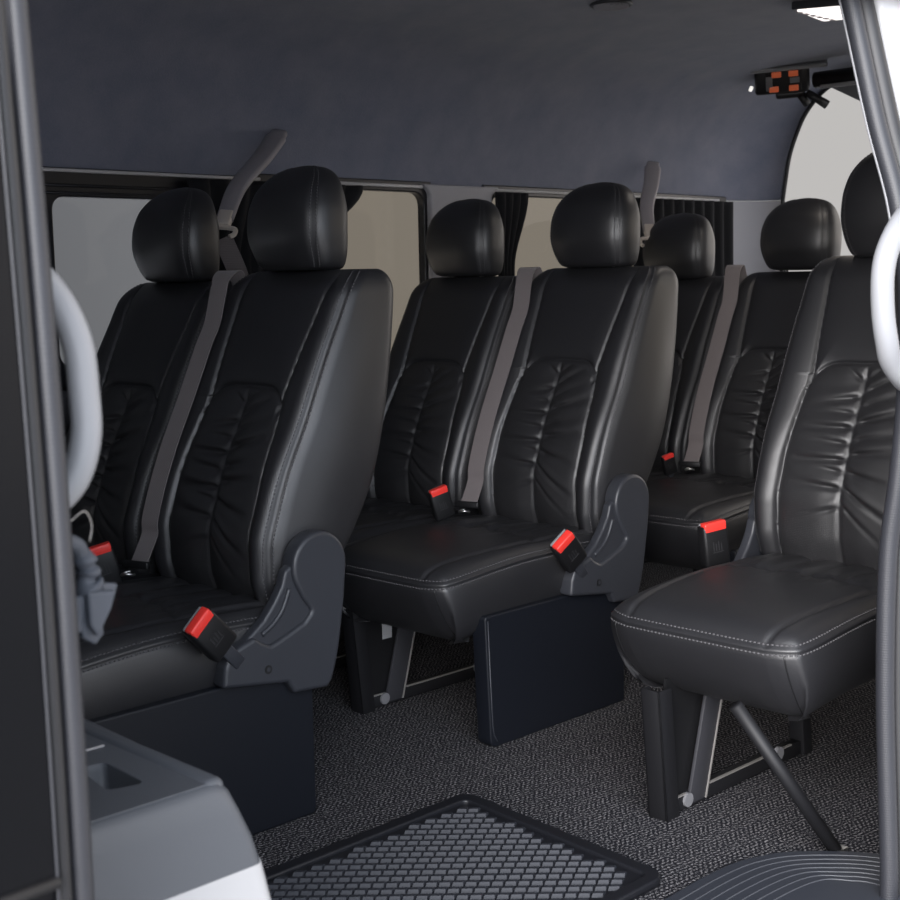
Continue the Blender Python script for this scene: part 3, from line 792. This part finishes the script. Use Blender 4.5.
for i in range(len(C)-1):
    for k in range(6): F.append((i*6+k, i*6+(k+1)%6, (i+1)*6+(k+1)%6, (i+1)*6+k))
mb.add(V, F); struct(link('trim_11', mb.build('trim_11', ['white'], True)))
# thin pale trim strip on the inner side of the seal, upper part only
mb = MB(); mb.tube([(p[0]+.000, p[1]+.016, p[2]) for p in C if p[2] > 1.08], .0030, 8); struct(link('trim_12', mb.build('trim_12', ['handle'], True)))

# front door post: seal, gap, gloss black door skin
LC = [(.56,1.075,1.42),(.56,1.066,1.264),(.56,1.055,1.103),(.56,1.044,.897),(.56,1.038,.727),(.56,1.035,.506),(.56,1.035,.1),(.56,1.035,-.05)]
C = catmull(LC, 8)
mb = MB(); mb.tube(offs(C, 0.004, .002), .0098, 14)
tag(link('door_seal', mb.build('door_seal', ['rubber'], True)), 'grey rubber seal running down the left edge of the door opening', 'door seal')
mb = MB(); V, F = [], []
for p in C:
    for dx, dy in ((-.004,.012),(-.010,-.006),(-.016,-.009),(-.022,-.006),(-.024,.012)): V.append((p[0]+dx, p[1]+dy, p[2]))
for i in range(len(C)-1):
    for k in range(4): F.append((i*5+k, i*5+k+1, (i+1)*5+k+1, (i+1)*5+k))
mb.add(V, F); struct(link('trim_13', mb.build('trim_13', ['darkrubber'], True)))
mb = MB(); V, F = [], []
for p in C:
    for dx, dy in ((-.024,.05),(-.024,-.008),(-.026,-.011),(-.030,-.012),(-.16,-.015),(-1.24,-.017),(-1.24,.05)): V.append((p[0]+dx, p[1]+dy + (.004 if p[2] < .53 else 0), p[2]))  # skin runs on forward out of view, added length blocks light
for i in range(len(C)-1):
    for k in range(7): F.append((i*7+k, i*7+(k+1)%7, (i+1)*7+(k+1)%7, (i+1)*7+k))
mb.add(V, F)
fd = empty('front_door', (.53,1.03,-.05)); tag(fd, 'glossy black front door edge filling the left margin of the photo', 'door')
def child_world(name, me, root):
    o = link(name, me, root); o.location = (-root.location.x, -root.location.y, -root.location.z); return o
child_world('door_skin', sharp(mb.build('door_skin', ['gloss'])), fd)
mb = MB(); mb.tube([(p[0]-.026, p[1]-.012, p[2]) for p in C], .0016, 6); child_world('edge_strip', mb.build('edge_strip', ['rubber'], True), fd)['label'] = 'thin pale edge strip'
mb = MB(); mb.tube([(.20,1.020,.530),(.36,1.020,.532),(.535,1.024,.534)], .006, 8); child_world('door_moulding', mb.build('door_moulding', ['darkrubber'], True), fd)
# inner trim of the front post (behind the seal)
mb = MB(); mb.rbox((.46,1.062,-.04),(.565,1.14,1.50), .012, 3); struct(link('trim_14', mb.build('trim_14', ['lowtrim'], True)))

# grab handles
mb = MB(); mb.tube(catmull([(.545,1.115,1.072),(.570,1.112,1.060),(.602,1.105,1.028),(.621,1.10,.985),(.626,1.10,.935),(.625,1.10,.895),(.612,1.104,.858),(.585,1.112,.835),(.545,1.115,.825)], 8), [.0140]*65, 16, flat=.95)
tag(link('grab_handle', mb.build('grab_handle', ['handle'], True)), 'pale grab handle on the left door post, beside the grey seal', 'handle')
mb = MB(); mb.tube(catmull([(2.00,1.02,1.118),(1.93,.990,1.112),(1.882,.98,1.088),(1.856,.98,1.056),(1.846,.98,1.020),(1.850,.98,.970),(1.862,.98,.930),(1.885,.985,.900),(1.93,.99,.872),(2.00,1.02,.860)], 8), .0165, 16)
tag(link('grab_handle', mb.build('grab_handle', ['handle'], True)), 'pale curved grab handle on the right door post in front of the single seat', 'handle')

# folded grey gaiter hanging below the left handle
ga = empty('folded_gaiter', (.60,1.16,.70)); tag(ga, 'bluish grey folded rubber gaiter hanging beneath the pale left handle', 'gaiter')
mb = MB(); mb.tube(catmull([(.556,1.130,.80),(.600,1.15,.802),(.638,1.155,.792),(.648,1.16,.778),(.652,1.16,.765)], 6), .008, 10)
mb.tube(catmull([(.652,1.16,.785),(.652,1.16,.770),(.654,1.16,.762),(.652,1.16,.752),(.656,1.16,.744),(.656,1.16,.732)], 5), [.004,.006,.009,.0115,.012,.010,.0085,.008,.009,.0115,.013,.0125,.010,.009,.009,.010,.013,.015,.0155,.015,.013,.012,.012,.012,.013,.013][:26], 12)
child_world('neck', mb.build('neck', ['gaiter'], True), ga)
def flap(P, th):
    mb = MB(); A = [Vector(p) for p in P]; n = (A[1]-A[0]).cross(A[2]-A[0]).normalized()*th
    k = len(A); mb.add([tuple(a-n) for a in A]+[tuple(a+n) for a in A], [tuple(range(k-1,-1,-1)), tuple(range(k,2*k))]+[(i,(i+1)%k,(i+1)%k+k,i+k) for i in range(k)]); return mb.build('flap', ['gaiter'])
fl = [([(.650,1.165,.752),(.693,1.175,.742),(.682,1.172,.718),(.671,1.168,.709),(.660,1.166,.735)], .004),
      ([(.645,1.150,.745),(.676,1.150,.742),(.668,1.150,.722),(.654,1.150,.700),(.646,1.150,.712)], .005),
      ([(.640,1.160,.735),(.662,1.160,.730),(.666,1.160,.700),(.656,1.160,.690),(.642,1.160,.700)], .006),
      ([(.600,1.158,.738),(.648,1.158,.742),(.642,1.158,.705),(.600,1.158,.712)], .006)]
for P_, th in fl:
    o = child_world('flap', flap(P_, th), ga); b = o.modifiers.new('round', 'BEVEL'); b.width = .003; b.segments = 2
mb = MB(); mb.tube(catmull([(.630,1.150,.812),(.648,1.150,.822),(.655,1.150,.808),(.652,1.150,.792)], 6), .0007, 8); child_world('wire_loop', mb.build('wire_loop', ['edge'], True), ga)['label'] = 'thin bright wire loop'

# console at the bottom left
co = empty('step_console', (.87,1.25,0)); tag(co, 'grey moulded console box in the bottom left corner with a recessed pull', 'console')
V, F = [], []
def cons_sec(z, dx, dy): return rounded([(.15,1.25+dy),(.870+dx,1.25+dy),(.885+dx,1.615),(.15,1.615)], [0,.02,.02,0], 6)
levels = [(-.04,.060,-.055),(.10,.052,-.045),(.30,.044,-.024),(.365,.036,-.014),(.43,.018,-.006),(.455,.006,-.002),(.468,-.002,.004),(.474,-.010,.012)]
def loft(levels, name, mats, cap=True):
    V, F = [], []
    S = [[(x, y, z) for x, y in cons_sec(z, dx, dy)] for z, dx, dy in levels]; n = len(S[0])
    for s in S: V.extend(s)
    for i in range(len(S)-1):
        for k in range(n): F.append((i*n+k, i*n+(k+1)%n, (i+1)*n+(k+1)%n, (i+1)*n+k))
    if cap: F.append(tuple((len(S)-1)*n+k for k in range(n)))
    return mesh(name, V, F, mats)
low = loft([(-.04,.060,-.055),(.10,.053,-.045),(.30,.046,-.026),(.368,.0375,-.0135),(.368,.034,-.010)], 'lower_skirt', 'white', False)
child_world('lower_skirt', sharp(low, 30), co)['label'] = 'white painted lower part'
up = loft([(.30,.040,-.020),(.366,.0365,-.0125),(.40,.028,-.009),(.435,.014,-.005),(.458,.004,-.001),(.468,-.004,.006),(.4705,-.014,.014)], 'shell', 'console', False)
child_world('shell', sharp(up, 40), co)
# top plate with recess
plate_out = [(.15,1.262),(.862,1.262),(.876,1.605),(.15,1.605)]
rec_in = rounded([(.760,1.330),(.802,1.318),(.806,1.412),(.774,1.418)], .010, 5)
tp = plate('top_plate', [plate_out, rec_in[::-1]], .006, .001, 'console', axis='z'); tp_o = child_world('top_plate', tp, co); tp_o.location.z += .4680
V, F = [], []; n = len(rec_in); cx, cy = .786, 1.365
for sc, z in ((1.0,.469),(.97,.462),(.90,.440),(.80,.436)): V += [(cx+(x-cx)*sc, cy+(y-cy)*sc, z) for x, y in rec_in]
for i in range(3):
    for k in range(n): F.append((i*n+k, (i+1)*n+k, (i+1)*n+(k+1)%n, i*n+(k+1)%n))
F.append(tuple(3*n+k for k in range(n)))
child_world('pull_recess', sharp(mesh('pull_recess', V, F, 'console'), 50), co)
mb = MB(); mb.rbox((.842,1.258,.450),(.8715,1.612,.4745), .0120, 8); child_world('rim', mb.build('rim', ['console'], True), co)
mb = MB(); mb.box((.16,1.464,.4705),(.836,1.467,.4722)); child_world('lid_seam', mb.build('lid_seam', ['rail']), co)['label'] = 'thin pale lid line'

# rubber mat with raised tiles
mt = empty('floor_mat', (1.45,1.6,0)); tag(mt, 'black rubber mat with raised slanted tiles on the herringbone carpet', 'mat')
base = plate('mat_base', [rounded([(1.02,1.345),(1.83,1.345),(1.868,1.868),(1.02,1.868)], [.02,.045,.035,.02], 8)], .008, .003, 'mat', axis='z'); o = child_world('mat_base', base, mt); o.location.z += .004
rim = plate('mat_rim', [rounded([(1.02,1.345),(1.83,1.345),(1.868,1.868),(1.02,1.868)], [.02,.045,.035,.02], 8), rounded([(1.05,1.372),(1.802,1.372),(1.836,1.838),(1.05,1.838)], .015, 6)[::-1]], .016, .004, 'mat', axis='z'); o = child_world('mat_rim', rim, mt); o.location.z += .008
mb = MB(); p1, p2 = .0225, .0250; q = math.sqrt(.5)
for i in range(-60, 60):
    for j in range(-60, 60):
        u = i*p1 + j*.0075; w_ = j*p2; cx_, cy_ = 1.45+(u+w_)*q, 1.6+(w_-u)*q
        k_ = (cy_-1.372)/(1.838-1.372); lim = 1.802+.034*k_
        if not (1.062 < cx_ < lim-.012 and 1.384 < cy_ < 1.826): continue
        def pt(a, b, z): 
            uu, ww = u+a+b*.35, w_+b; return (1.45+(uu+ww)*q, 1.6+(ww-uu)*q, z)
        a, b = .0096, .0088
        V = [pt(-a,-b,.008), pt(a,-b,.008), pt(a,b,.008), pt(-a,b,.008), pt(-a*.88,-b*.55,.0140), pt(a*.88,-b*.55,.0140), pt(a*.88,b*.78,.0124), pt(-a*.88,b*.78,.0124)]
        mb.add(V, [(4,5,6,7),(0,1,5,4),(1,2,6,5),(2,3,7,6),(3,0,4,7)])
child_world('raised_tiles', mb.build('raised_tiles', ['mattile']), mt)

# step plate at the door sill
sp = empty('step_plate', (1.9,1.1,0)); tag(sp, 'grey plastic door sill plate with curved pale grooves, bottom right', 'sill plate')
def sp_curve(d):
    P = [(1.30,1.298-d),(1.70,1.298-d),(1.88,1.300-d),(1.985,1.285-d),(2.075-d*.4,1.232-d*.9),(2.160-d*.9,1.115-d*.3),(2.165-d*.9,.98)]
    return [tuple(p[:2]) for p in catmull([(x, y, 0) for x, y in P], 8)]
out = sp_curve(0)+[(1.30,.98)]
o = child_world('plate', plate('plate', [out], .014, .005, 'stepplate', axis='z'), sp); o.location.z += .006
mb = MB()
for d in np.arange(.024, .15, .019):
    mb.tube([(x, y, .0128) for x, y in sp_curve(d)], .0014, 6)
child_world('groove_lines', mb.build('groove_lines', ['ridge'], True), sp)

# ceiling things
def ceil_z(x, y):
    sec = section(0); return float(np.interp(-y, [-p[0] for p in sec], [p[1] for p in sec]))
la = empty('ceiling_light', (3.48,2.0,1.757)); tag(la, 'lit white interior lamp on the headliner in the top right corner', 'ceiling light')
oL = [(3.385-3.48,.075),(3.58-3.48,.105),(3.64-3.48,-.075),(3.44-3.48,-.105)]
mb = MB()
LQ = rounded([(-.112,.075),(.105,.112),(.190,-.105),(-.02,-.140)], .012, 4)
LI = [(x*.90+.004, y*.86) for x, y in LQ]
fr_ = plate('lamp_frame', [LQ, LI[::-1]], .022, .004, 'plastic', axis='z'); o = link('lamp_frame', fr_, la, (0,0,-.006))
df = plate('lamp_lens', [[(x*.91+.003, y*.87) for x, y in LQ]], .010, .002, 'lampglow', axis='z'); o = link('lamp_lens', df, la, (0,0,-.016)); o['label'] = 'glowing white lens'
mb = MB()
for i in range(6):
    u = -.075+i*.034
    for sx in (.066, -.085): mb.box((u+(.068-sx)*.55-.010, sx-.005, -.0232),(u+(.068-sx)*.55+.008, sx+.005, -.0205))
link('lens_mark', mb.build('lens_mark', ['arm']), la)
cv = empty('ceiling_vent', (2.967,2.371,1.752)); tag(cv, 'small dark round slotted vent in the headliner near the top edge', 'vent')
V, F = [], []
mb = MB(); mb.tube([(.052*math.cos(a), .052*math.sin(a), -.002) for a in np.linspace(0, 2*math.pi, 32, endpoint=False)], .006, 10, closed=True)
rg = link('vent_ring', mb.build('vent_ring', ['plastic'], True), cv)
mb = MB(); mb.tube([(0,0,-.003),(0,0,.004)], .050, 32); link('vent_disc', mb.build('vent_disc', ['darkrubber']), cv)
mb = MB()
for i in range(8):
    u = -.038+i*.011; h = math.sqrt(max(.0001, .046**2-u*u)); mb.rbox((u-.0025,-h,-.012),(u+.0025,h,-.003), .001, 1)
link('vent_slat', mb.build('vent_slat', ['trim']), cv)

ld = bpy.data.lights.new('lamp_light', 'AREA'); ld.shape = 'RECTANGLE'; ld.size = .22; ld.size_y = .17; ld.energy = 1.0; ld.color = (1, .90, .80)
lo = bpy.data.objects.new('lamp_light', ld); COL.objects.link(lo); lo.location = (3.50, 1.99, 1.728)

# control unit hanging near the hatch
cu_ = empty('control_unit', (4.2,2.62,1.69)); tag(cu_, 'black ceiling unit with four orange lamps and grey switches near the hatch', 'control unit')
FX = Vector((.50,-.86,.04)).normalized()          # along the face
FN = Vector((-.76,-.50,-.42)); FN = (FN-FX*FN.dot(FX)).normalized(); FZ = FN.cross(FX)
if FZ.z < 0: FZ = -FZ
R = Matrix(((FX.x,FN.x,FZ.x),(FX.y,FN.y,FZ.y),(FX.z,FN.z,FZ.z))).to_4x4()
def rb(nm, a, b, r, mt_, **k):
    mb = MB(); mb.rbox(a, b, r, 3, 0, R); o = link(nm, sharp(mb.build(nm, [mt_], True), 50), cu_); return o
rb('housing', (-.088,-.055,-.050),(.095,.012,.038), .012, 'black')
rb('switch_panel', (-.050,.010,-.040),(.068,.016,.034), .003, 'blackm')
for (u, v_) in ((-.012,.021),(.044,.021),(-.022,-.029),(.044,-.029)): rb('orange_lamp', (u-.018,.014,v_-.010),(u+.014,.021,v_+.010), .003, 'orange')['label'] = 'orange lamp'
rb('grey_switch', (-.050,.014,-.034),(-.028,.020,.016), .003, 'switch'); rb('grey_switch', (.030,.014,-.012),(.062,.020,.008), .003, 'switch')
rb('lower_box', (-.02,-.05,-.072),(.080,.004,-.045), .010, 'black')
rb('mount_plate', (-.10,-.05,.034),(.155,.03,.050), .008, 'mount')
mb = MB(); mb.tube([R @ Vector((.085,0,-.055)), R @ Vector((.150,.0,-.105))], [.012,.016], 12); mb.tube([R @ Vector((.062,0,-.060)), R @ Vector((.085,0,-.098))], .013, 12)
link('knob_arm', mb.build('knob_arm', ['black'], True), cu_)
mb = MB(); mb.tube([R @ Vector((-.098,.0,-.018)), R @ Vector((-.104,.010,-.028))], .006, 12); link('led_lamp', mb.build('led_lamp', ['ledglow'], True), cu_)['label'] = 'small white light'
# dark rail and triangular cover above the hatch opening
hb = empty('hatch_rail', (4.35,2.4,1.68)); tag(hb, 'dark horizontal rail above the hatch opening beside the ceiling unit', 'rail')
mb = MB(); mb.tube([(4.27,2.53,1.682),(4.40,1.40,1.700)], .027, 14); child_world('rail_tube', mb.build('rail_tube', ['black'], True), hb)
mb = MB(); mb.tube([(4.255,2.50,1.655),(4.392,1.40,1.672)], .0075, 8); child_world('rail_strip', mb.build('rail_strip', ['rail'], True), hb)['label'] = 'pale strip under the rail'
mb = MB(); V = [(4.36,2.50,1.668),(4.44,1.95,1.69),(4.40,2.28,1.575),(4.40,2.24,1.570),(4.40,2.10,1.60)]
hc = plate('c', [rounded([(2.62,1.695),(2.46,1.612),(2.41,1.592),(2.05,1.60),(2.05,1.74),(2.60,1.74)], .012, 4)], .03, .006, 'mount', axis='x')
o = link('hinge_cover', hc, None, (4.50,0,0)); tag(o, 'grey triangular cover hanging at the top of the hatch opening', 'hinge cover')

# ------------------------------------------------------------------ light
W = bpy.data.worlds.new('world'); SC.world = W; W.use_nodes = True
nt = W.node_tree; nt.nodes.clear()
out = nt.nodes.new('ShaderNodeOutputWorld'); bg = nt.nodes.new('ShaderNodeBackground'); nt.links.new(bg.outputs[0], out.inputs[0])
tc = nt.nodes.new('ShaderNodeTexCoord')
def dirw(d, a0, a1, col, strength):
    v = nt.nodes.new('ShaderNodeVectorMath'); v.operation = 'DOT_PRODUCT'; v.inputs[1].default_value = Vector(d).normalized()
    nt.links.new(tc.outputs['Generated'], v.inputs[0])
    r = nt.nodes.new('ShaderNodeMapRange'); r.interpolation_type = 'SMOOTHSTEP'
    r.inputs['From Min'].default_value = a0; r.inputs['From Max'].default_value = a1; r.inputs['To Max'].default_value = strength
    nt.links.new(v.outputs['Value'], r.inputs['Value'])
    m = nt.nodes.new('ShaderNodeVectorMath'); m.operation = 'SCALE'; m.inputs[0].default_value = col
    nt.links.new(r.outputs[0], m.inputs['Scale']); return m.outputs[0]
def vadd(a, b):
    m = nt.nodes.new('ShaderNodeVectorMath'); m.operation = 'ADD'; nt.links.new(a, m.inputs[0])
    if isinstance(b, tuple): m.inputs[1].default_value = b
    else: nt.links.new(b, m.inputs[1])
    return m.outputs[0]
c = dirw((1.0,.45,.12), .55, .98, (1.0,.955,.90), .40)            # bright studio wall behind the hatch
c = vadd(c, dirw((-.84,-.58,.44), .62, .98, (.90,.96,1.06), 4.8)) # large soft key from ahead of the open door
c = vadd(c, dirw((-.93,-.36,.34), .80, .99, (1.0,.95,.92), 14.0)) # its brighter, warmer core, reaching the door side seat
c = vadd(c, dirw((-.10,-1,.55), .50, .97, (.82,.93,1.10), 1.15))   # cool sky on the door side
c = vadd(c, dirw((1,-.55,.30), .70, .98, (1.0,.92,.85), 2.2))     # warm light from behind, through the rear side window
c = vadd(c, (.120,.124,.133))
nt.links.new(c, bg.inputs['Color']); bg.inputs['Strength'].default_value = 1.0

# ------------------------------------------------------------------ camera
th, pi_, ro = .7933, .1236, -.019
F_ = Vector((math.cos(th)*math.cos(pi_), math.sin(th)*math.cos(pi_), -math.sin(pi_))); R0 = Vector((math.sin(th), -math.cos(th), 0)); U0 = R0.cross(F_)
Rr = R0*math.cos(ro)+U0*math.sin(ro); Ur = -R0*math.sin(ro)+U0*math.cos(ro)
cam = bpy.data.cameras.new('camera'); co_ = bpy.data.objects.new('camera', cam); COL.objects.link(co_)
co_.matrix_world = Matrix(((Rr.x,Ur.x,-F_.x,0),(Rr.y,Ur.y,-F_.y,0),(Rr.z,Ur.z,-F_.z,1.0316),(0,0,0,1)))
cam.sensor_width = 36; cam.lens = 1373.2/900*36; cam.clip_start = .02
cam.dof.use_dof = True; cam.dof.focus_distance = 3.0; cam.dof.aperture_fstop = 9
SC.camera = co_
SC.view_settings.view_transform = 'Standard'; SC.view_settings.look = 'None'; SC.view_settings.gamma = 1
SC.view_settings.exposure = 0.0
